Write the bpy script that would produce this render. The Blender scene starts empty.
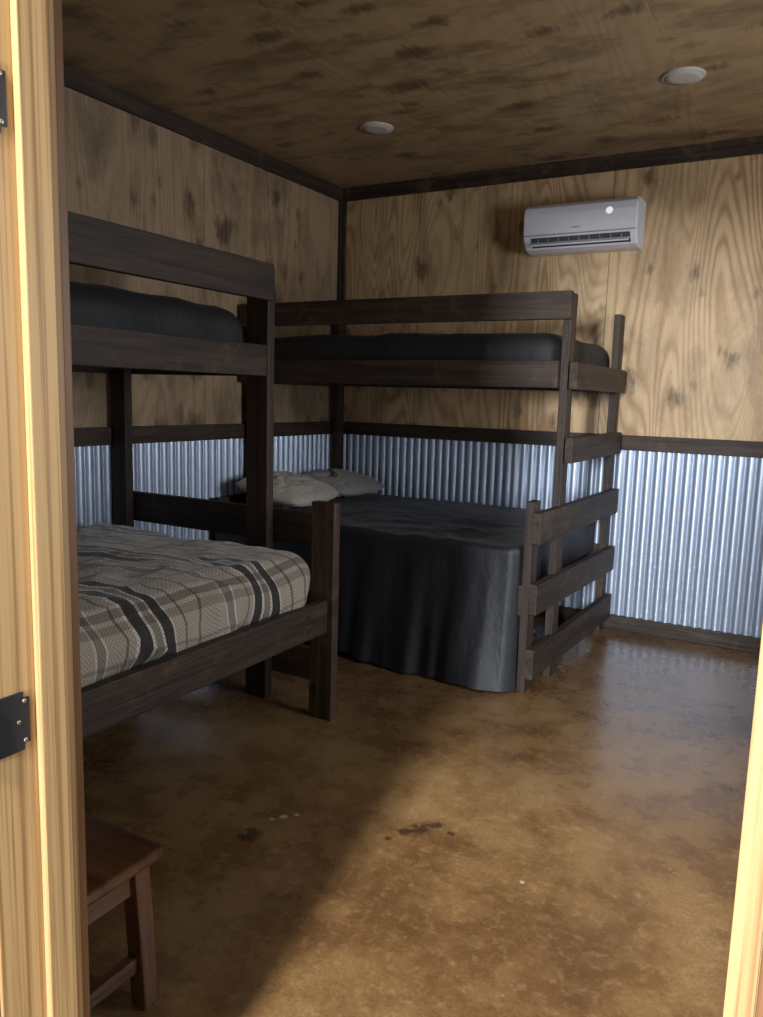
import bpy, bmesh, math, random
from mathutils import Vector, Matrix, noise
random.seed(4)
SC=bpy.context.scene
COL=SC.collection
H=2.7
CAM=Vector((3.0132,-4.6226,1.333))

# ------------------------------------------------------------------ materials
def nt(name):
    m=bpy.data.materials.new(name); m.use_nodes=True
    t=m.node_tree; b=t.nodes['Principled BSDF']
    return m,t,b
def N(t,ty,**k):
    n=t.nodes.new(ty)
    for a,v in k.items():
        if a.startswith('i_'): n.inputs[a[2:].replace('_',' ')].default_value=v
        else: setattr(n,a,v)
    return n
def L(t,a,b): t.links.new(a,b)
def ramp(t,fac,stops,interp='LINEAR'):
    r=t.nodes.new('ShaderNodeValToRGB'); r.color_ramp.interpolation=interp
    e=r.color_ramp.elements
    while len(e)<len(stops): e.new(0.5)
    for i,(p,c) in enumerate(stops):
        e[i].position=p; e[i].color=(c if len(c)==4 else (*c,1))
    L(t,fac,r.inputs[0]); return r.outputs[0]
def math_(t,op,a,b=None,c=None):
    n=t.nodes.new('ShaderNodeMath'); n.operation=op
    for i,v in enumerate((a,b,c)):
        if v is None: continue
        if isinstance(v,(int,float)): n.inputs[i].default_value=v
        else: L(t,v,n.inputs[i])
    return n.outputs[0]
def mix(t,fac,a,b,mode='MIX'):
    n=t.nodes.new('ShaderNodeMix'); n.data_type='RGBA'; n.blend_type=mode
    for s,v in ((0,fac),(6,a),(7,b)):
        if isinstance(v,(int,float)): n.inputs[s].default_value=v
        elif isinstance(v,tuple): n.inputs[s].default_value=(*v,1) if len(v)==3 else v
        else: L(t,v,n.inputs[s])
    return n.outputs[2]
def mapping(t,src,scale=(1,1,1),loc=(0,0,0),rot=(0,0,0)):
    n=t.nodes.new('ShaderNodeMapping'); L(t,src,n.inputs[0])
    n.inputs['Location'].default_value=loc; n.inputs['Rotation'].default_value=rot; n.inputs['Scale'].default_value=scale
    return n.outputs[0]
def noise_(t,vec,scale,detail=3,dist=0,rough=.5,w=None):
    n=t.nodes.new('ShaderNodeTexNoise')
    if w is not None:
        n.noise_dimensions='4D'
        if isinstance(w,(int,float)): n.inputs['W'].default_value=w
        else: L(t,w,n.inputs['W'])
    L(t,vec,n.inputs['Vector']); n.inputs['Scale'].default_value=scale
    n.inputs['Detail'].default_value=detail; n.inputs['Distortion'].default_value=dist; n.inputs['Roughness'].default_value=rough
    return n.outputs[0]
def bump(t,b,h,strength=.3,dist=.01):
    n=t.nodes.new('ShaderNodeBump'); n.inputs['Strength'].default_value=strength; n.inputs['Distance'].default_value=dist
    L(t,h,n.inputs['Height']); L(t,n.outputs[0],b.inputs['Normal'])

def plywood(name,across,along,base,late,dark,rough=.55,blotch=.6,K=150,knot=.05,off=.12,patch=.8,gate=.45,psc=(5.5,2.6),prot=0.0,lateamp=1.0,bsc=(7,2.6),second=.8,blo=.47,bhi=.66,seamk=.5,soft=.11):
    m,t,b=nt(name)
    tc=N(t,'ShaderNodeTexCoord').outputs['Object']
    sp=N(t,'ShaderNodeSeparateXYZ'); L(t,tc,sp.inputs[0])
    u=sp.outputs[across]; v=sp.outputs[along]
    uu=math_(t,'DIVIDE',math_(t,'ADD',u,off),1.22)
    w=math_(t,'MULTIPLY',math_(t,'FLOOR',uu),7.31)
    cb=N(t,'ShaderNodeCombineXYZ'); L(t,u,cb.inputs[0]); L(t,v,cb.inputs[1]); P=cb.outputs[0]
    n1=noise_(t,mapping(t,P,(3.0,.42,1)),1.0,1.2,.4,.45,w)
    wob=noise_(t,mapping(t,P,(9,3,1)),1.0,3,0,.5,w)
    rag=noise_(t,mapping(t,P,(40,14,1)),1.0,3,0,.6,w)
    ph=math_(t,'ADD',math_(t,'MULTIPLY',n1,K),math_(t,'MULTIPLY',wob,3.0))
    ph=math_(t,'ADD',ph,math_(t,'MULTIPLY',rag,2.2))
    s=math_(t,'MULTIPLY_ADD',math_(t,'SINE',ph),.5,.5)
    s=math_(t,'POWER',s,2.0)
    fine=noise_(t,mapping(t,P,(190,6,1)),1.0,3,0,.6,w)
    big=noise_(t,mapping(t,P,(1.8,.9,1)),1.0,3,0,.6,w)
    lateamt=math_(t,'MULTIPLY',s,ramp(t,big,[(.32,(.12,)*3),(.60,(.95,)*3)]))
    c=mix(t,math_(t,'MULTIPLY',lateamt,lateamp),base,late)
    c=mix(t,math_(t,'MULTIPLY',fine,.55),c,late)
    st=noise_(t,mapping(t,P,(bsc[0],bsc[1],1),rot=(0,0,prot)),1.0,7,.4,.68,w)
    stf=ramp(t,st,[(blo,(0,0,0)),(bhi,(1,1,1))])
    c=mix(t,math_(t,'MULTIPLY',stf,blotch),c,dark)
    layers=[((psc[0],psc[1]),(.3,.2,0),gate,patch)]
    if second: layers.append(((psc[0]*1.8,psc[1]*1.6),(5.3,1.2,0),gate+.12,patch*second))
    for (sx,sy),loc,gt,am in layers:
        vo=N(t,'ShaderNodeTexVoronoi',voronoi_dimensions='2D'); vo.inputs['Scale'].default_value=1
        L(t,mapping(t,P,(sx,sy,1),loc=loc,rot=(0,0,prot)),vo.inputs['Vector'])
        vc=N(t,'ShaderNodeSeparateColor'); L(t,vo.outputs['Color'],vc.inputs[0])
        g=math_(t,'GREATER_THAN',vc.outputs[0],gt)
        dd=math_(t,'ADD',vo.outputs['Distance'],math_(t,'MULTIPLY',math_(t,'SUBTRACT',math_(t,'ADD',wob,math_(t,'MULTIPLY',rag,1.4)),1.2),.36))
        dd=math_(t,'ADD',dd,math_(t,'MULTIPLY',vc.outputs[1],.12))
        kn=ramp(t,dd,[(max(knot,0.001),(1,1,1)),(knot+soft,(0,0,0))])
        f=math_(t,'MULTIPLY',math_(t,'MULTIPLY',kn,g),math_(t,'MULTIPLY_ADD',fine,1.3,.15))
        c=mix(t,math_(t,'MINIMUM',math_(t,'MULTIPLY',f,am),1.0),c,dark)
    fr=math_(t,'FRACT',uu)
    seam=math_(t,'LESS_THAN',fr,.0035)
    c=mix(t,math_(t,'MULTIPLY',seam,seamk),c,(.03,.018,.01))
    L(t,c,b.inputs['Base Color']); b.inputs['Roughness'].default_value=rough
    bump(t,b,s,.12,.002)
    return m

def wood(name,axis,c0,c1,rough=.5,scale=1.0,knots=True,lo=.35,hi=.68,bs=.25,dist=.8,long_=1.6,vary=0):
    m,t,b=nt(name)
    tc=N(t,'ShaderNodeTexCoord').outputs['Object']
    oi=N(t,'ShaderNodeObjectInfo').outputs['Random']
    sc=[26*scale]*3; sc[axis]=long_*min(scale,1.6)
    w=math_(t,'MULTIPLY',oi,40)
    n=noise_(t,mapping(t,tc,tuple(sc)),1.0,5,dist,.6,w)
    sc2=[150*scale]*3; sc2[axis]=5
    f=noise_(t,mapping(t,tc,tuple(sc2)),1.0,2,0,.5,w)
    c=mix(t,ramp(t,n,[(lo,(0,0,0)),(hi,(1,1,1))]),c0,c1)
    c=mix(t,math_(t,'MULTIPLY',f,.6),c,c0)
    if vary:
        # worn, scuffed patches where the stain has rubbed thin; differs per board
        sf=noise_(t,tc,9,5,0,.7,w)
        amt=math_(t,'MULTIPLY',ramp(t,sf,[(.55,(0,0,0)),(.75,(1,1,1))]),math_(t,'MULTIPLY_ADD',oi,vary,.1))
        c=mix(t,amt,c,(.19,.105,.055))
    if knots:
        vo=N(t,'ShaderNodeTexVoronoi'); s3=[7]*3; s3[axis]=3
        L(t,mapping(t,tc,tuple(s3)),vo.inputs['Vector']); vo.inputs['Scale'].default_value=1
        k=ramp(t,vo.outputs['Distance'],[(.07,(1,1,1)),(.13,(0,0,0))])
        c=mix(t,math_(t,'MULTIPLY',k,.6),c,tuple(x*.4 for x in c0))
    L(t,c,b.inputs['Base Color']); b.inputs['Roughness'].default_value=rough
    bump(t,b,math_(t,'ADD',n,math_(t,'MULTIPLY',f,.5)),bs,.004)
    return m
DK0,DK1=(.015,.0088,.0055),(.098,.055,.031)
DARK=[wood('dark_stained_wood_'+a,i,DK0,DK1,.62,1.1,True,.38,.80,1.0,.8,1.6,.6) for i,a in enumerate('xyz')]
WORN=[wood('worn_stained_wood_'+a,i,(.028,.016,.009),(.16,.092,.050),.6,1.1,True,.36,.74,1.0,.8,1.6,.6) for i,a in enumerate('xyz')]
PN0,PN1=(.21,.100,.032),(.47,.305,.135)
PINE=[wood('yellow_pine_'+a,i,PN1,PN0,.55,4.4,False,.47,.60,.08,.1,.7) for i,a in enumerate('xyz')]
ST=[wood('brown_stool_wood_'+a,i,(.050,.020,.009),(.17,.068,.026),.28) for i,a in enumerate('xyz')]
CASE=[wood('reddish_casing_'+a,i,(.13,.06,.022),(.26,.12,.045),.5) for i,a in enumerate('xyz')]
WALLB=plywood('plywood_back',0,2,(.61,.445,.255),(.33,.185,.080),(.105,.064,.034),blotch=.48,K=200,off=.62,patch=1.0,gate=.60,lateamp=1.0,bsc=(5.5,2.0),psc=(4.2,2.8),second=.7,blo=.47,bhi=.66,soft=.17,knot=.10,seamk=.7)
WALLS=plywood('plywood_side_shaded',1,2,(.385,.275,.165),(.23,.148,.082),(.075,.047,.028),blotch=.60,K=140,knot=.14,patch=1.05,gate=.52,lateamp=.7,bsc=(4.6,2.3),psc=(3.8,2.7),second=.7,blo=.46,bhi=.64,soft=.18,seamk=.6)  # same plywood as the back wall, shade put into a darker base colour
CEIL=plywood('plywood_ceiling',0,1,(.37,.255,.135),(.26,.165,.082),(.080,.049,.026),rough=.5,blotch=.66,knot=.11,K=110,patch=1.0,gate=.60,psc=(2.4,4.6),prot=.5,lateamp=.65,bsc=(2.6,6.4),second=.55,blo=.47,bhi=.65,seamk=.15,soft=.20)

def simple(name,col,rough=.5,metal=0,emit=0):
    m,t,b=nt(name)
    tc=N(t,'ShaderNodeTexCoord').outputs['Object']
    n=noise_(t,tc,35,3)
    c=mix(t,n,tuple(x*.88 for x in col),col)
    L(t,c,b.inputs['Base Color']); b.inputs['Roughness'].default_value=rough; b.inputs['Metallic'].default_value=metal
    if emit:
        b.inputs['Emission Color'].default_value=(1,1,1,1); b.inputs['Emission Strength'].default_value=emit
    return m
def galv():
    m,t,b=nt('galvanised_steel')
    tc=N(t,'ShaderNodeTexCoord').outputs['Object']
    n=noise_(t,mapping(t,tc,(2,2,.6)),1,3)
    c=mix(t,n,(.36,.42,.52),(.47,.54,.66))
    L(t,c,b.inputs['Base Color']); b.inputs['Metallic'].default_value=.62
    b.inputs['Roughness'].default_value=.40
    return m
GALV=galv()
RR,UU,FF=Vector((.86625,.49882,.0281)),Vector((-.09559,.11027,.98929)),Vector((-.49038,.85966,-.14321))
def concrete():
    m,t,b=nt('stained_concrete')
    tc=N(t,'ShaderNodeTexCoord').outputs['Object']
    n1=noise_(t,tc,1.1,6,0,.6)
    n2=noise_(t,tc,5.5,8,0,.70)
    n3=noise_(t,tc,110,4,0,.65)
    n4=noise_(t,tc,30,5,0,.7)
    f=math_(t,'ADD',math_(t,'MULTIPLY',n1,.52),math_(t,'MULTIPLY',n2,.48))
    c=ramp(t,f,[(.35,(.072,.034,.014)),(.46,(.155,.080,.031)),(.54,(.240,.138,.055)),(.66,(.34,.22,.10))])
    c=mix(t,ramp(t,n3,[(.42,(.35,)*3),(.62,(0,0,0))]),c,(.085,.044,.019))
    c=mix(t,ramp(t,n4,[(.52,(0,0,0)),(.75,(.42,)*3)]),c,(.41,.285,.15))
    fl=noise_(t,tc,62,5,0,.75)
    c=mix(t,ramp(t,fl,[(.655,(0,0,0)),(.70,(.6,.6,.6))]),c,(.54,.45,.32))
    cb=N(t,'ShaderNodeSeparateXYZ'); L(t,tc,cb.inputs[0])
    for (x,y,r,pale) in STAINS:
        dx=math_(t,'SUBTRACT',cb.outputs[0],x); dy=math_(t,'SUBTRACT',cb.outputs[1],y)
        d=math_(t,'SQRT',math_(t,'ADD',math_(t,'MULTIPLY',dx,dx),math_(t,'MULTIPLY',dy,dy)))
        d=math_(t,'ADD',math_(t,'DIVIDE',d,r),math_(t,'MULTIPLY',math_(t,'SUBTRACT',n4,.5),2.6))
        c=mix(t,ramp(t,d,[(.55,(.75,)*3),(1,(0,0,0))]),c,(.5,.43,.32) if pale else (.030,.020,.014))
    L(t,c,b.inputs['Base Color'])
    L(t,ramp(t,n2,[(.3,(.21,)*3),(.7,(.35,)*3)]),b.inputs['Roughness'])
    b.inputs['Coat Weight'].default_value=.45; b.inputs['Coat Roughness'].default_value=.2
    bump(t,b,n2,.08,.004)
    return m
def fbp(px,py,z=0):
    d=FF+RR*((px-381.5)/780.3)-UU*((py-508.5)/780.3); s=(z-CAM.z)/d.z; return CAM+d*s
STAINS=[(fbp(a,b_).x,fbp(a,b_).y,r_,p_) for a,b_,r_,p_ in ((420,829,.034,0),(436,826,.026,0),(404,832,.022,0),(452,834,.016,0),(250,835,.042,0),(388,838,.014,0),(284,817,.016,1),(272,819,.009,1),(297,815,.010,1),(522,882,.010,1))]
FLOOR=concrete()
def fabric(name,col,rough=.8,sheen=.3,bs=.2,sc=220,wr=0):
    m,t,b=nt(name)
    tc=N(t,'ShaderNodeTexCoord').outputs['Object']
    n=noise_(t,tc,3,4); w=noise_(t,tc,sc,2)
    c=mix(t,n,tuple(x*.65 for x in col),tuple(x*1.2 for x in col))
    L(t,c,b.inputs['Base Color']); b.inputs['Roughness'].default_value=rough
    b.inputs['Sheen Weight'].default_value=sheen
    if wr:
        ww=noise_(t,mapping(t,tc,(1,1,.5)),14,4,.4,.55)
        h=math_(t,'ADD',ww,math_(t,'MULTIPLY',w,.03)); bump(t,b,h,wr,.03)
    else: bump(t,b,w,bs,.001)
    return m
BLACK=fabric('black_satin_fabric',(.0130,.0148,.0190),.55,.06,.05,wr=.22)
BLACKM=fabric('black_quilted_fabric',(.008,.008,.009),.70,.02,.1,wr=.25)
PILLOW=fabric('pillow_cotton',(.46,.41,.34),.85,.3,wr=.6)
PILLOW2=fabric('grey_pillow_cotton',(.36,.33,.30),.85,.3,wr=.6)
def plaid():
    m,t,b=nt('plaid_comforter')
    tc=N(t,'ShaderNodeTexCoord').outputs['Object']
    sp=N(t,'ShaderNodeSeparateXYZ'); L(t,tc,sp.inputs[0])
    dist=math_(t,'MULTIPLY',math_(t,'SUBTRACT',noise_(t,tc,2.2,1),.5),.06)
    # object origin is the comforter's centre
    y=math_(t,'ADD',math_(t,'SUBTRACT',sp.outputs[1],math_(t,'MULTIPLY',sp.outputs[0],.50)),dist)
    x=math_(t,'ADD',math_(t,'SUBTRACT',sp.outputs[0],sp.outputs[2]),dist)
    beige=(.40,.350,.285); dk=(.030,.026,.024); cr=(.60,.56,.49); tp=(.15,.125,.10); md=(.24,.205,.165)
    fy=math_(t,'FRACT',math_(t,'DIVIDE',math_(t,'ADD',y,10.30),.54))
    st=[(0,beige),(.06,cr),(.075,md),(.15,cr),(.165,beige),(.30,tp),(.315,beige),(.36,cr),(.38,dk),(.46,cr),(.48,md),(.53,cr),(.545,dk),(.61,cr),(.625,beige),(.70,tp),(.715,beige),(.84,tp),(.86,beige)]
    c1=ramp(t,fy,st,'CONSTANT')
    fx=math_(t,'FRACT',math_(t,'DIVIDE',math_(t,'ADD',x,10.16),.52))
    c2=ramp(t,fx,[(0,(1,1,1)),(.16,(.66,.62,.60)),(.19,(1,1,1)),(.40,(.36,.32,.30)),(.48,(1,1,1)),(.52,(.58,.54,.52)),(.60,(1,1,1)),(.78,(.60,.56,.54)),(.80,(1,1,1))],'CONSTANT')
    c=mix(t,.8,c1,c2,'MULTIPLY')
    ck=N(t,'ShaderNodeTexChecker'); ck.inputs['Scale'].default_value=1
    cb=N(t,'ShaderNodeCombineXYZ'); L(t,math_(t,'MULTIPLY',x,130),cb.inputs[0]); L(t,math_(t,'MULTIPLY',y,130),cb.inputs[1])
    L(t,cb.outputs[0],ck.inputs['Vector']); ck.inputs[1].default_value=(1,1,1,1); ck.inputs[2].default_value=(.66,.64,.61,1)
    c=mix(t,1.0,c,ck.outputs[0],'MULTIPLY')
    L(t,c,b.inputs['Base Color']); b.inputs['Roughness'].default_value=.85; b.inputs['Sheen Weight'].default_value=.25
    bump(t,b,noise_(t,tc,9,4,.6),.6,.03)
    return m
PLAID=plaid()
WHITE=simple('white_plastic',(.68,.68,.73),.35)
GREYP=simple('grey_plastic',(.30,.30,.34),.4)
DKP=simple('dark_vent',(.06,.06,.07),.5)
LAMPM=simple('lamp_white',(.46,.42,.37),.5)
BLKMET=simple('black_metal',(.04,.04,.043),.4,.3)
SCREW=simple('screw_steel',(.5,.45,.36),.35,.9)
DOORM=wood('door_stain',2,(.20,.08,.025),(.38,.18,.06),.4)

# ------------------------------------------------------------------ geometry
def obj(name,bm,mat,loc=(0,0,0),parent=None,smooth=False):
    me=bpy.data.meshes.new(name); bm.to_mesh(me); bm.free()
    for m in (mat if isinstance(mat,(list,tuple)) else [mat]): me.materials.append(m)
    if smooth:
        for f in me.polygons: f.use_smooth=True
    o=bpy.data.objects.new(name,me); COL.objects.link(o)
    if parent is not None:
        o.parent=parent; o.location=Vector(loc)-parent.location
    else: o.location=loc
    return o
def add_box(bm,x0,x1,y0,y1,z0,z1,bev=0,mi=0):
    r=bmesh.ops.create_cube(bm,size=1)
    vs=r['verts']
    for v in vs: v.co=Vector(((x0+x1)/2+v.co.x*(x1-x0),(y0+y1)/2+v.co.y*(y1-y0),(z0+z1)/2+v.co.z*(z1-z0)))
    if bev:
        es={e for v in vs for e in v.link_edges}
        bmesh.ops.bevel(bm,geom=list(es),offset=bev,segments=2,affect='EDGES',profile=.6)
def box(name,x0,x1,y0,y1,z0,z1,mats,parent=None,bev=.004,axis=None):
    d=(x1-x0,y1-y0,z1-z0); c=((x0+x1)/2,(y0+y1)/2,(z0+z1)/2)
    if axis is None: axis=d.index(max(d))
    bm=bmesh.new(); add_box(bm,-d[0]/2,d[0]/2,-d[1]/2,d[1]/2,-d[2]/2,d[2]/2,bev)
    return obj(name,bm,mats[axis] if isinstance(mats,list) else mats,c,parent)
def empty(name,loc,label,cat,group=None):
    e=bpy.data.objects.new(name,None); e.location=loc; e.empty_display_size=.1; COL.objects.link(e)
    e['label']=label; e['category']=cat
    if group: e['group']=group
    return e
def tag(o,label,cat,group=None):
    o['label']=label; o['category']=cat
    if group: o['group']=group
    return o
def struct(o,label=None):
    o['kind']='structure'
    if label: o['label']=label
    return o
def rounded(name,x0,x1,y0,y1,z0,z1,r,mat,parent=None,amp=0,fr=4,seg=26,seed=0,crown=0,wr=0):
    bm=bmesh.new(); bmesh.ops.create_cube(bm,size=2)
    bmesh.ops.subdivide_edges(bm,edges=bm.edges[:],cuts=seg,use_grid_fill=True)
    hx,hy,hz=(x1-x0)/2,(y1-y0)/2,(z1-z0)/2
    rr=min(r,hx,hy,hz)
    def rm(a,h):
        return math.copysign(h*(1-(1-abs(a))**1.35),a) if h>rr*2 else a*h
    for v in bm.verts:
        p=Vector((rm(v.co.x,hx),rm(v.co.y,hy),rm(v.co.z,hz)))
        q=Vector((max(-hx+rr,min(hx-rr,p.x)),max(-hy+rr,min(hy-rr,p.y)),max(-hz+rr,min(hz-rr,p.z))))
        d=p-q
        if d.length>1e-6: p=q+d.normalized()*rr
        nn=(p-Vector((p.x*.7,p.y*.85,0))).normalized()
        if amp:
            n=noise.noise(Vector((p.x*fr+seed,p.y*fr,p.z*fr)))+.5*noise.noise(Vector((p.x*fr*2.3+seed,p.y*fr*2.3,p.z*fr*2.3)))
            p+=nn*amp*n
        if wr and p.z>-hz*.6:
            a=noise.noise(Vector((p.x*5+3*noise.noise(Vector((p.x*2,p.y*2,seed))),p.y*5,p.z*4+seed)))
            p+=nn*wr*(1-abs(a)*3.2)*.5
        if crown and p.z>0:
            p.z+=crown*(1-(p.x/hx)**2)*(1-(p.y/hy)**4)
        v.co=p
    return obj(name,bm,mat,((x0+x1)/2,(y0+y1)/2,(z0+z1)/2),parent,True)

# ------------------------------------------------------------------ room shell
XR=4.25; YF=-3.92; YO=-4.05; XL=2.125; XJ=2.985
def shell(name,boxes,mat):
    bm=bmesh.new()
    for b in boxes: add_box(bm,*b)
    return struct(obj(name,bm,mat))
shell('floor',[(-.1,XR+.1,YO,.1,-.1,0)],FLOOR)
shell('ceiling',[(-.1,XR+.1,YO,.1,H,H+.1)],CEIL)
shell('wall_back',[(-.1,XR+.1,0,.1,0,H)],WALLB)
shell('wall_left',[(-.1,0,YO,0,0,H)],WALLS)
WY0,WY1,WZ0,WZ1=-2.6,-1.5,1.0,2.1
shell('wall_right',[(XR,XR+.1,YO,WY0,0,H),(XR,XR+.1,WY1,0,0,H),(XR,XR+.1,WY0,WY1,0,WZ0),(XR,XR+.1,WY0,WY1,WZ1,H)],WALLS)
DH=2.06
shell('wall_front',[(0,XL-.02,YO,YF,0,H),(XJ+.02,XR,YO,YF,0,H),(XL-.02,XJ+.02,YO,YF,DH+.02,H)],WALLB)
GROUND=simple('bounce_concrete',(.26,.23,.20),.8)
shell('floor.001',[(-2,7,-14,YO-.001,-.12,-.02)],GROUND)['label']='unseen concrete slab outside the doorway, added to bounce light in'  # out-of-view slab, added to bounce light onto the jambs
bm=bmesh.new()
for b in ((XR-.02,XR+.1,WY0,WY0+.05,WZ0,WZ1),(XR-.02,XR+.1,WY1-.05,WY1,WZ0,WZ1),(XR-.02,XR+.1,WY0,WY1,WZ0,WZ0+.05),(XR-.02,XR+.1,WY0,WY1,WZ1-.05,WZ1),(XR+.03,XR+.06,WY0,WY1,1.53,1.57)): add_box(bm,*b,.004)
struct(obj('added_window_1',bm,DARK[2]),'dark-stained frame of an unseen window opening added for fill light')  # unseen window, added so fill light enters from the side

k=0
def trim(x0,x1,y0,y1,z0,z1,label,mats=DARK,bev=.003):
    global k
    k+=1
    return struct(box('trim_%d'%k,x0,x1,y0,y1,z0,z1,mats,None,bev),label)
trim(.02,XR,-.02,0,H-.085,H,'dark-stained board where back wall meets ceiling')
trim(0,.02,YF,0,H-.085,H,'dark-stained board where side wall meets ceiling')
trim(XR-.02,XR,YF,-.02,H-.085,H,'dark-stained board where side wall meets ceiling')
trim(.02,.045,-.02,0,1.16,H-.086,'dark-stained vertical corner board')
trim(0,.02,-.04,0,1.16,H-.086,'dark-stained vertical corner board')
trim(.03,XR,-.035,0,1.062,1.1475,'dark-stained chair rail above the corrugated metal')
trim(0,.03,YF,0,1.062,1.1475,'dark-stained chair rail above the corrugated metal')
struct(box('baseboard_back',.03,XR,-.035,0,0,.085,DARK),'dark-stained baseboard below the corrugated metal')
struct(box('baseboard_left',0,.03,YF,0,0,.085,DARK),'dark-stained baseboard below the corrugated metal')

def corrugated(name,length,z0,z1,pitch=.053,amp=.0085):
    bm=bmesh.new(); n=int(length/pitch*16); rows=[]
    for zz in (z0,z1):
        rows.append([bm.verts.new((i/n*length,-.0125-amp*(2*abs(math.sin(math.pi*i/16))**.7-1),zz)) for i in range(n+1)])
    for i in range(n): bm.faces.new((rows[0][i],rows[0][i+1],rows[1][i+1],rows[1][i]))
    return obj(name,bm,GALV,smooth=True)
k+=1; o=struct(corrugated('trim_%d'%k,XR-.03,.08,1.07),'corrugated galvanised metal wainscot'); o.location=(.03,-.001,0)
k+=1; o=struct(corrugated('trim_%d'%k,3.86,.08,1.07),'corrugated galvanised metal wainscot'); o.rotation_euler=(0,0,math.pi/2); o.location=(.001,YF+.01,0)

# ------------------------------------------------------------------ doorway
trim(XL-.02,XL,YO,YF-.003,0,DH,'yellow pine door jamb board',PINE,.0015)
trim(XL,XL+.013,-3.985,-3.942,0,DH,'yellow pine door stop strip',PINE,.002)
trim(XL-.10,XL-.003,YF-.002,YF+.012,0,DH+.08,'reddish-brown interior door casing',CASE,.002)
trim(XJ,XJ+.02,YO,YF-.005,0,DH,'yellow pine door jamb board',PINE,.0015)
trim(XJ+.021,XJ+.12,YO-.018,YO,0,DH+.1,'reddish-brown exterior door casing',CASE,.002)
trim(XL-.02,XJ+.02,YO,YF-.005,DH,DH+.02,'yellow pine door head jamb',PINE,.0015)
struct(box('door_1',XL-.040,XL-.004,YO-.84,YO-.006,.01,DH-.01,[DOORM]*3,None,.003),'stained wooden door leaf standing open')
def hinge(z):
    e=empty('door_hinge',(XL,-4.012,z-.042),'black metal butt hinge screwed to the pine door jamb','hinge','door hinges')
    bm=bmesh.new(); add_box(bm,-.0005,.003,-.037,.0165,-.040,.040,0)
    es=[ed for ed in bm.edges if abs(ed.verts[0].co.z-ed.verts[1].co.z)<1e-6 and abs(ed.verts[0].co.y-ed.verts[1].co.y)<1e-6 and ed.verts[0].co.y>0]
    bmesh.ops.bevel(bm,geom=es,offset=.009,segments=5,affect='EDGES')
    obj('hinge_leaf',bm,BLKMET,(XL,-4.012,z),e)
    bm=bmesh.new(); bmesh.ops.create_cone(bm,cap_ends=True,segments=20,radius1=.006,radius2=.006,depth=.084)
    obj('hinge_pin',bm,BLKMET,(XL+.004,-4.056,z),e,True)
    for dz,dy in ((-.027,.009),(0,.000),(.027,.009)):
        bm=bmesh.new(); bmesh.ops.create_uvsphere(bm,u_segments=12,v_segments=8,radius=.003)
        bmesh.ops.scale(bm,vec=(.4,1,1),verts=bm.verts)
        obj('screw',bm,SCREW,(XL+.003,-4.012+dy,z+dz),e,True)
hinge(.896); hinge(1.668)

# ------------------------------------------------------------------ bunk beds
def bolt(parent,x,y,z,ax):
    bm=bmesh.new(); bmesh.ops.create_cone(bm,cap_ends=True,segments=10,radius1=.007,radius2=.005,depth=.006)
    o=obj('bolt',bm,BLKMET,(x,y,z),parent)
    o.rotation_euler=(0,math.pi/2,0) if ax=='x' else (math.pi/2,0,0)
A=empty('bunk_bed',(1.0,-.65,0),'dark-stained wooden bunk bed with black bedding along the back wall','bed','wooden bunk beds')
T=.038
def P(name,*a,parent=A,mats=None,**kw): return box(name,*a,mats or DARK,parent,.004,**kw)
P('post',1.905,1.943,-.13,-.045,0,1.816)
P('post',1.900,1.938,-1.045,-.955,0,1.822)
P('post',.045,.083,-.13,-.045,0,1.816)
P('post',.045,.083,-1.045,-.955,0,1.822)
P('leg',1.868,1.906,-1.320,-1.232,0,.885)
P('leg',.045,.083,-1.320,-1.232,0,.74)
P('guard_rail',.03,1.945,-1.083,-1.046,1.70,1.825)
P('side_rail',.03,1.90,-1.083,-1.046,1.39,1.515)
P('side_rail',.03,1.90,-.044,-.008,1.39,1.525)
P('end_board',1.945,1.945+T,-1.05,-.10,1.385,1.51)
P('ladder_rung',1.945,1.945+T,-1.05,-.10,1.045,1.165)
P('end_board',.008,.044,-1.05,-.03,1.385,1.52)
for z,tl in ((.70,.0),(.37,.012),(.075,.0)):
    o=box('footboard_slat',1.926,1.926+T,-1.335,-.06,z,z+.14,DARK,A,.004); o.rotation_euler=(-tl,0,-.028)
P('headboard_slat',.008,.044,-1.33,-.03,.60,.735)
P('headboard_slat',.008,.044,-1.33,-.03,.37,.515)
P('side_rail',.084,1.868,-1.315,-1.278,.36,.50)
P('side_rail',.084,1.90,-.044,-.008,.36,.50)
P('deck',.05,1.90,-1.045,-.045,1.42,1.44,axis=0)
P('deck',.084,1.865,-1.275,-.05,.40,.42,axis=0)
for z in (1.44,1.10):
    for y in (-1.0,-.14): bolt(A,1.984,y,z+.01,'x')
B=empty('bunk_bed.001',(.65,-2.95,0),'dark-stained wooden bunk bed with plaid lower bedding along the side wall','bed','wooden bunk beds')
def Q(name,*a,**kw): return P(name,*a,parent=B,**kw)
Q('post',.855,.968,-2.02,-1.975,0,1.835)
Q('post',.030,.125,-2.02,-1.975,0,1.55)
Q('post',.855,.968,-3.84,-3.795,0,1.835)
Q('post',.030,.125,-3.84,-3.795,0,1.55)
Q('leg',1.230,1.340,-2.065,-2.02,0,.905,mats=WORN)
Q('leg',1.230,1.340,-3.84,-3.795,0,.905)
Q('guard_rail',.969,1.006,-3.84,-2.03,1.70,1.845)
Q('side_rail',.928,.966,-3.79,-2.022,1.40,1.525)
Q('side_rail',.008,.029,-3.84,-1.975,1.40,1.525)
Q('end_board',.03,.93,-1.974,-1.938,1.40,1.53)
Q('footboard_slat',.03,1.245,-1.974,-1.938,.70,.84)
Q('footboard_slat',.03,1.245,-1.974,-1.938,.37,.51)
Q('footboard_slat',.03,1.245,-1.974,-1.938,.115,.255,mats=WORN)
Q('headboard_slat',.03,1.30,-3.878,-3.842,.70,.84)
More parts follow.
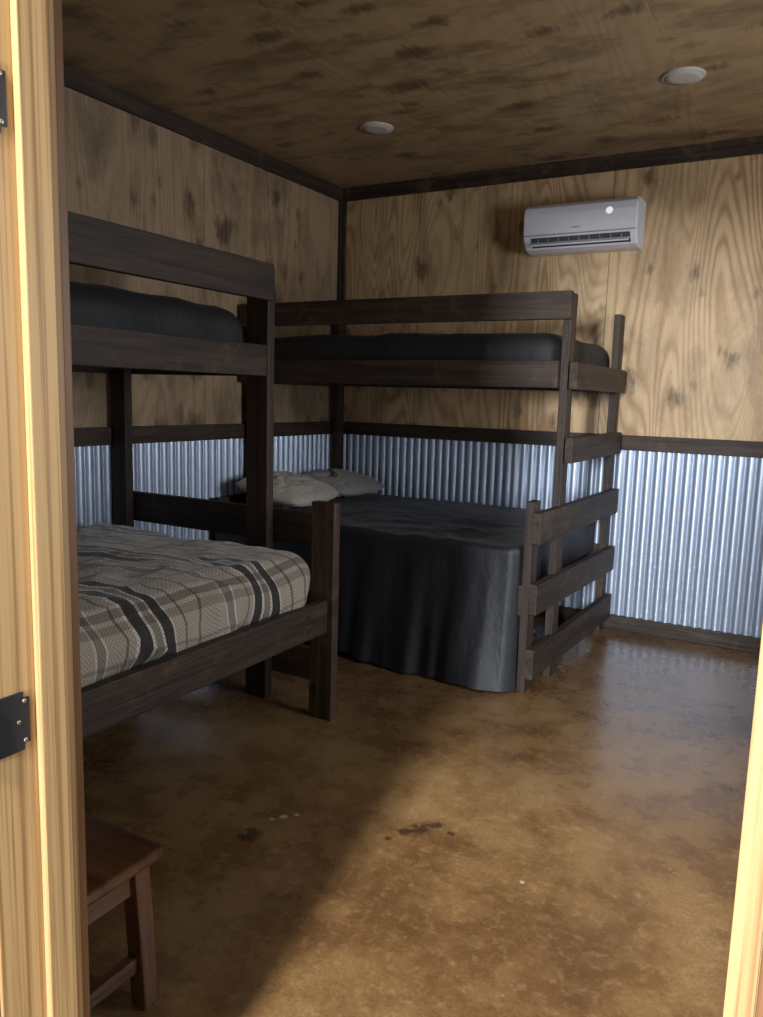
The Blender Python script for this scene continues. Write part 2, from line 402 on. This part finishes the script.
Q('side_rail',1.280,1.318,-3.79,-2.066,.375,.51)
Q('side_rail',.008,.044,-3.79,-2.03,.375,.51)
Q('deck',.06,.925,-3.79,-2.025,1.42,1.44,axis=1)
Q('deck',.06,1.278,-3.79,-2.03,.40,.42,axis=1)
for z in (.41,.47): bolt(B,1.3205,-2.20,z,'x')

tag(rounded('mattress',.09,1.885,-1.035,-.055,1.442,1.645,.075,BLACKM,None,.010,4,30,1,.02,.012),'single mattress in a black cover on the upper bunk','mattress','bunk mattresses')
tag(rounded('mattress.001',.055,.905,-3.78,-2.06,1.442,1.665,.085,BLACKM,None,.012,4,30,5,.02,.014),'single mattress in a black quilted cover on the upper bunk','mattress','bunk mattresses')
tag(rounded('mattress.002',.09,1.80,-1.255,-.06,.422,.64,.06,BLACKM,None,.0,4,20,1,.0),'full mattress under a black bedspread','mattress','bunk mattresses')
c=rounded('comforter',.05,1.276,-3.78,-2.085,.425,.705,.12,PLAID,None,.024,3.2,60,9,.02,.022)
tag(c,'beige, brown and cream plaid puffy comforter on the lower bunk','comforter')

def bedspread():
    x0,x1,y0,y1=.09,1.855,-1.345,-.06
    ztop=.672
    pts=[]; r=.05
    nf=300
    for i in range(nf+1): pts.append((x0+(x1-r-x0)*i/nf,y0,0,-1,0.0,0.0))
    for i in range(1,9):
        a=-math.pi/2+i/8*math.pi/2
        pts.append((x1-r+r*math.cos(a),y0+r+r*math.sin(a),math.cos(a),math.sin(a),i/8,0.0))
    for i in range(1,60): pts.append((x1,y0+r+(y1-y0-r)*i/59,1,0,1.0,min(1,i/14)))
    bm=bmesh.new(); grid=[]
    s=0; prev=None
    def topz(x,y):
        a=noise.noise(Vector((x*4+2*noise.noise(Vector((x*2,y*2,7))),y*4,2)))
        return ztop+.006*noise.noise(Vector((x*3,y*3,1)))+.012*(.5-abs(a)*1.6)+.004*noise.noise(Vector((x*14,y*11,4)))
    for (x,y,nx,ny,w,hw) in pts:
        if prev: s+=math.hypot(x-prev[0],y-prev[1])
        prev=(x,y)
        colv=[]
        cx=min(x,1.45); cy=-.62 if w<1 else max(min(y,-.3),-.62)
        re=.030
        ex,ey=x-nx*re,y-ny*re
        nt_=34
        for j in range(nt_):
            t=j/nt_
            px=cx+(ex-cx)*t; py=cy+(ey-cy)*t
            colv.append((px,py,topz(px,py)))
        for j in range(0,7):
            a=j/6*math.pi/2
            z=topz(ex,ey)*math.cos(a)**.5+ztop*(1-math.cos(a)**.5) if j<6 else ztop
            colv.append((ex+nx*re*math.sin(a),ey+ny*re*math.sin(a),z-re*(1-math.cos(a))))
        hem=.010+.03*(.5+.5*math.sin(s*8.3+1))*(.5+.5*math.sin(s*3.1))+.03*max(0,1-s)
        zb=hem*(1-hw)+.46*hw
        nd=48
        endk=max(0,min(1,(1.78-s)/.35))
        for j in range(1,nd+1):
            t=j/nd; z=(ztop-re)+(zb-(ztop-re))*t
            ph=s*21+3.0*noise.noise(Vector((s*1.6,0,t*.7)))
            f=.55*math.sin(ph)+.40*math.sin(s*47+3.0*noise.noise(Vector((s*3,5,t*1.0))))*t+.50*noise.noise(Vector((s*5,t*.9,3)))+.24*noise.noise(Vector((s*20,t*2,8)))
            off=(1-w)*(.008*t+ .021*(t**.6)*f*(.6+.4*endk) + .055*t*t*max(0,min(1,(s-.5)/.7)))
            off=max(off,-.010)
            colv.append((x+nx*off,y+ny*off,z))
        grid.append([bm.verts.new(c) for c in colv])
    for a,b in zip(grid,grid[1:]):
        for j in range(len(a)-1): bm.faces.new((a[j],b[j],b[j+1],a[j+1]))
    nb=50; back=[]
    for i in range(nb+1):
        x=x0+(x1-.05-x0)*i/nb
        row=[]
        for j in range(17):
            y=-.66+(.60)*j/16
            row.append(bm.verts.new((x,y,topz(x,y)-.002-.02*max(0,(i-nb+2)/2))))
        back.append(row)
    for a,b in zip(back,back[1:]):
        for j in range(16): bm.faces.new((a[j],b[j],b[j+1],a[j+1]))
    bmesh.ops.recalc_face_normals(bm,faces=bm.faces)
    return obj('bedspread',bm,BLACK,smooth=True)
tag(bedspread(),'black satin bedspread draped to the floor over the lower bunk','bedspread')

def pillow(name,cx,cy,cz,lx,ly,th,rot,mat,seed,label):
    bm=bmesh.new(); n=44; top=[];bot=[]
    for sgn,store in ((1,top),(-1,bot)):
        for i in range(n+1):
            row=[]
            for j in range(n+1):
                u=i/n*2-1; v=j/n*2-1
                edge=(1-abs(u)**2.6)*(1-abs(v)**2.6)
                # round the corners off
                k_=1-.11*(u*u*v*v)
                z=sgn*th/2*max(edge,0)**.5
                cr=noise.noise(Vector((u*2.6+seed+noise.noise(Vector((u*2,v*2,seed))),v*2.6,sgn)))
                z+=(.032*(.4-abs(cr)*2)+.010*noise.noise(Vector((u*7+seed,v*7,sgn))))*edge
                row.append(bm.verts.new((u*lx/2*k_,v*ly/2*k_,z)))
            store.append(row)
    for st,fl in ((top,0),(bot,1)):
        for i in range(n):
            for j in range(n):
                q=(st[i][j],st[i+1][j],st[i+1][j+1],st[i][j+1])
                bm.faces.new(q[::-1] if fl else q)
    bmesh.ops.remove_doubles(bm,verts=bm.verts,dist=.0004)
    o=obj(name,bm,mat,(cx,cy,cz),None,True); o.rotation_euler=rot
    return tag(o,label,'pillow','pillows on the lower bunk')
pillow('pillow',.33,-1.00,.785,.45,.58,.13,(0,.2,.1),PILLOW,2,'rumpled beige pillow against the wooden headboard')
pillow('pillow.001',.29,-.38,.770,.42,.52,.11,(0,.18,-.10),PILLOW2,7,'grey-beige pillow lying on the black bedspread')

# ------------------------------------------------------------------ air conditioner
def aircon():
    x0,x1,z0,z1=1.372,2.008,2.175,2.435
    e=empty('air_conditioner',(1.69,-.1,z0),'white wall-mounted split air conditioner with open louvre','air conditioner')
    w=x1-x0
    prof=[(0,z1-.005),(-.10,z1),(-.165,z1-.008),(-.195,z1-.03),(-.202,z1-.07),(-.200,z0+.085),(-.188,z0+.055),(-.15,z0+.012),(-.10,z0),(0,z0)]
    def extr(name,prof,xa,xb,mat,bev=.006):
        bm=bmesh.new()
        a=[bm.verts.new((xa,y,z)) for y,z in prof]; b=[bm.verts.new((xb,y,z)) for y,z in prof]
        bm.faces.new(a[::-1]); bm.faces.new(b); n=len(prof)
        for i in range(n): bm.faces.new((a[i],a[(i+1)%n],b[(i+1)%n],b[i]))
        bmesh.ops.recalc_face_normals(bm,faces=bm.faces)
        if bev:
            es=[ed for ed in bm.edges if abs(ed.verts[0].co.x-ed.verts[1].co.x)<1e-6]
            bmesh.ops.bevel(bm,geom=es,offset=bev,segments=3,affect='EDGES')
        cc=Vector(((xa+xb)/2,-.1,(z0+z1)/2)); bmesh.ops.translate(bm,verts=bm.verts,vec=-cc)
        return obj(name,bm,mat,cc,e)
    extr('body',prof,x0,x1,WHITE,.008)
    extr('front_panel',[(-.196,z1-.035),(-.206,z1-.07),(-.205,z0+.088),(-.198,z0+.088)],x0+.006,x1-.006,WHITE,.001)
    extr('air_outlet',[(-.2025,z0+.066),(-.192,z0+.050),(-.162,z0+.020),(-.155,z0+.035),(-.19,z0+.066)],x0+.05,x1-.035,DKP,0)
    o=box('louver',x0+.052,x1-.037,-.215,-.172,z0+.030,z0+.038,WHITE,e,.002); o.rotation_euler=(.55,0,0)
    for i in range(9):
        xx=x0+.09+i*(w-.17)/8
        box('vane',xx,xx+.003,-.199,-.172,z0+.04,z0+.064,GREYP,e,0)
    box('trim_strip',x0+.006,x1-.006,-.2045,-.198,z0+.078,z0+.084,GREYP,e,.001)
    bm=bmesh.new(); bmesh.ops.create_cone(bm,cap_ends=True,segments=28,radius1=.019,radius2=.017,depth=.003)
    o=obj('white_disc',bm,simple('bright_disc',(.95,.95,1),.15,0,.4),(x1-.150,-.208,z1-.075),e); o.rotation_euler=(math.pi/2,0,0)  # small white disc with slight emission
    box('emblem',1.655,1.70,-.2075,-.2045,z0+.108,z0+.115,GREYP,e,.001)
aircon()

# ------------------------------------------------------------------ ceiling lamps
LENS=simple('lens',(.50,.46,.41),.5)
def lathe(prof,seg=48):
    bm=bmesh.new(); rings=[]
    for r,z in prof:
        rings.append([bm.verts.new((r*math.cos(a*2*math.pi/seg),r*math.sin(a*2*math.pi/seg),z)) for a in range(seg)] if r>0 else [bm.verts.new((0,0,z))])
    for a,b in zip(rings,rings[1:]):
        for i in range(seg):
            j=(i+1)%seg
            if len(a)==1: bm.faces.new((a[0],b[i],b[j]))
            else: bm.faces.new((a[i],b[i],b[j],a[j]))
    bmesh.ops.recalc_face_normals(bm,faces=bm.faces); return bm
def lamp(x,y,s):
    e=empty('ceiling_light',(x,y,H-.02),'round flat off-white ceiling disc light, switched off','ceiling light','ceiling disc lights')
    obj('lamp_rim',lathe([(.084*s,-.0115),(.090*s,-.0115),(.095*s,-.008),(.097*s,-.003),(.097*s,0)]),LAMPM,(x,y,H),e,True)
    obj('lamp_lens',lathe([(0,-.0135),(.05*s,-.0130),(.085*s,-.0115),(.085*s,0)]),LENS,(x,y,H),e,True)
lamp(2.33,-.97,.92); lamp(.83,-.96,.90)

# ------------------------------------------------------------------ stool
S=empty('wooden_stool',(1.70,-3.64,0),'low reddish-brown wooden stool standing beside the doorway','stool')
def tapleg(x0,y0,x1,y1,z1,w=.042):
    bm=bmesh.new(); add_box(bm,-w/2,w/2,-w/2,w/2,0,z1,.003)
    for v in bm.verts:
        t=1-v.co.z/z1; v.co.x+=(x0-x1)*t; v.co.y+=(y0-y1)*t
    obj('leg',bm,ST[2],(x1,y1,0),S)
z1=.332
for (fx,fy,tx,ty) in ((1.826,-3.525,1.812,-3.535),(1.575,-3.525,1.589,-3.535),(1.826,-3.775,1.812,-3.765),(1.575,-3.775,1.589,-3.765)): tapleg(fx,fy,tx,ty,z1)
box('seat',1.545,1.850,-3.80,-3.488,.332,.36,ST,S,.006,axis=0)
box('apron',1.60,1.80,-3.545,-3.525,.27,.331,ST,S,.002); box('apron',1.60,1.80,-3.775,-3.755,.27,.331,ST,S,.002)
box('apron',1.805,1.823,-3.745,-3.556,.27,.331,ST,S,.002); box('apron',1.58,1.598,-3.745,-3.556,.27,.331,ST,S,.002)
box('stretcher',1.808,1.83,-3.75,-3.55,.09,.125,ST,S,.002); box('stretcher',1.572,1.594,-3.75,-3.55,.09,.125,ST,S,.002)
box('stretcher',1.594,1.808,-3.66,-3.63,.092,.122,ST,S,.002)

# ------------------------------------------------------------------ camera
M=Matrix((RR,UU,-FF)).transposed().to_4x4(); M.translation=CAM
cam=bpy.data.cameras.new('camera'); co=bpy.data.objects.new('camera',cam); COL.objects.link(co)
co.matrix_world=M; cam.sensor_width=36; cam.lens=780.3*36/1017; cam.clip_start=.02
SC.camera=co

# ------------------------------------------------------------------ light
W=bpy.data.worlds.new('world'); SC.world=W; W.use_nodes=True
bg=W.node_tree.nodes['Background']; bg.inputs[0].default_value=(.95,.96,1,1); bg.inputs[1].default_value=.68
def area(name,loc,target,sx,sy,power,col):
    l=bpy.data.lights.new(name,'AREA'); l.shape='RECTANGLE'; l.size=sx; l.size_y=sy; l.energy=power; l.color=col
    o=bpy.data.objects.new(name,l); COL.objects.link(o); o.location=loc
    o.rotation_euler=(Vector(target)-Vector(loc)).to_track_quat('-Z','Y').to_euler(); return o
area('outdoor_light',(3.50,-12,1.9),(2.5,0,1.2),.8,1.2,940,(.92,.96,1))
area('high_sky_light',(2.86,-8,5.6),(2.3,-3,.3),.40,1.6,580,(1,.96,.90))
area('side_fill_light',(XR+.25,-2.05,1.55),(1.0,-.4,1.3),1.1,1.1,60,(.86,.92,1))  # added fill lamp behind the unseen side opening
SC.view_settings.view_transform='Standard'
SC.view_settings.exposure=.22
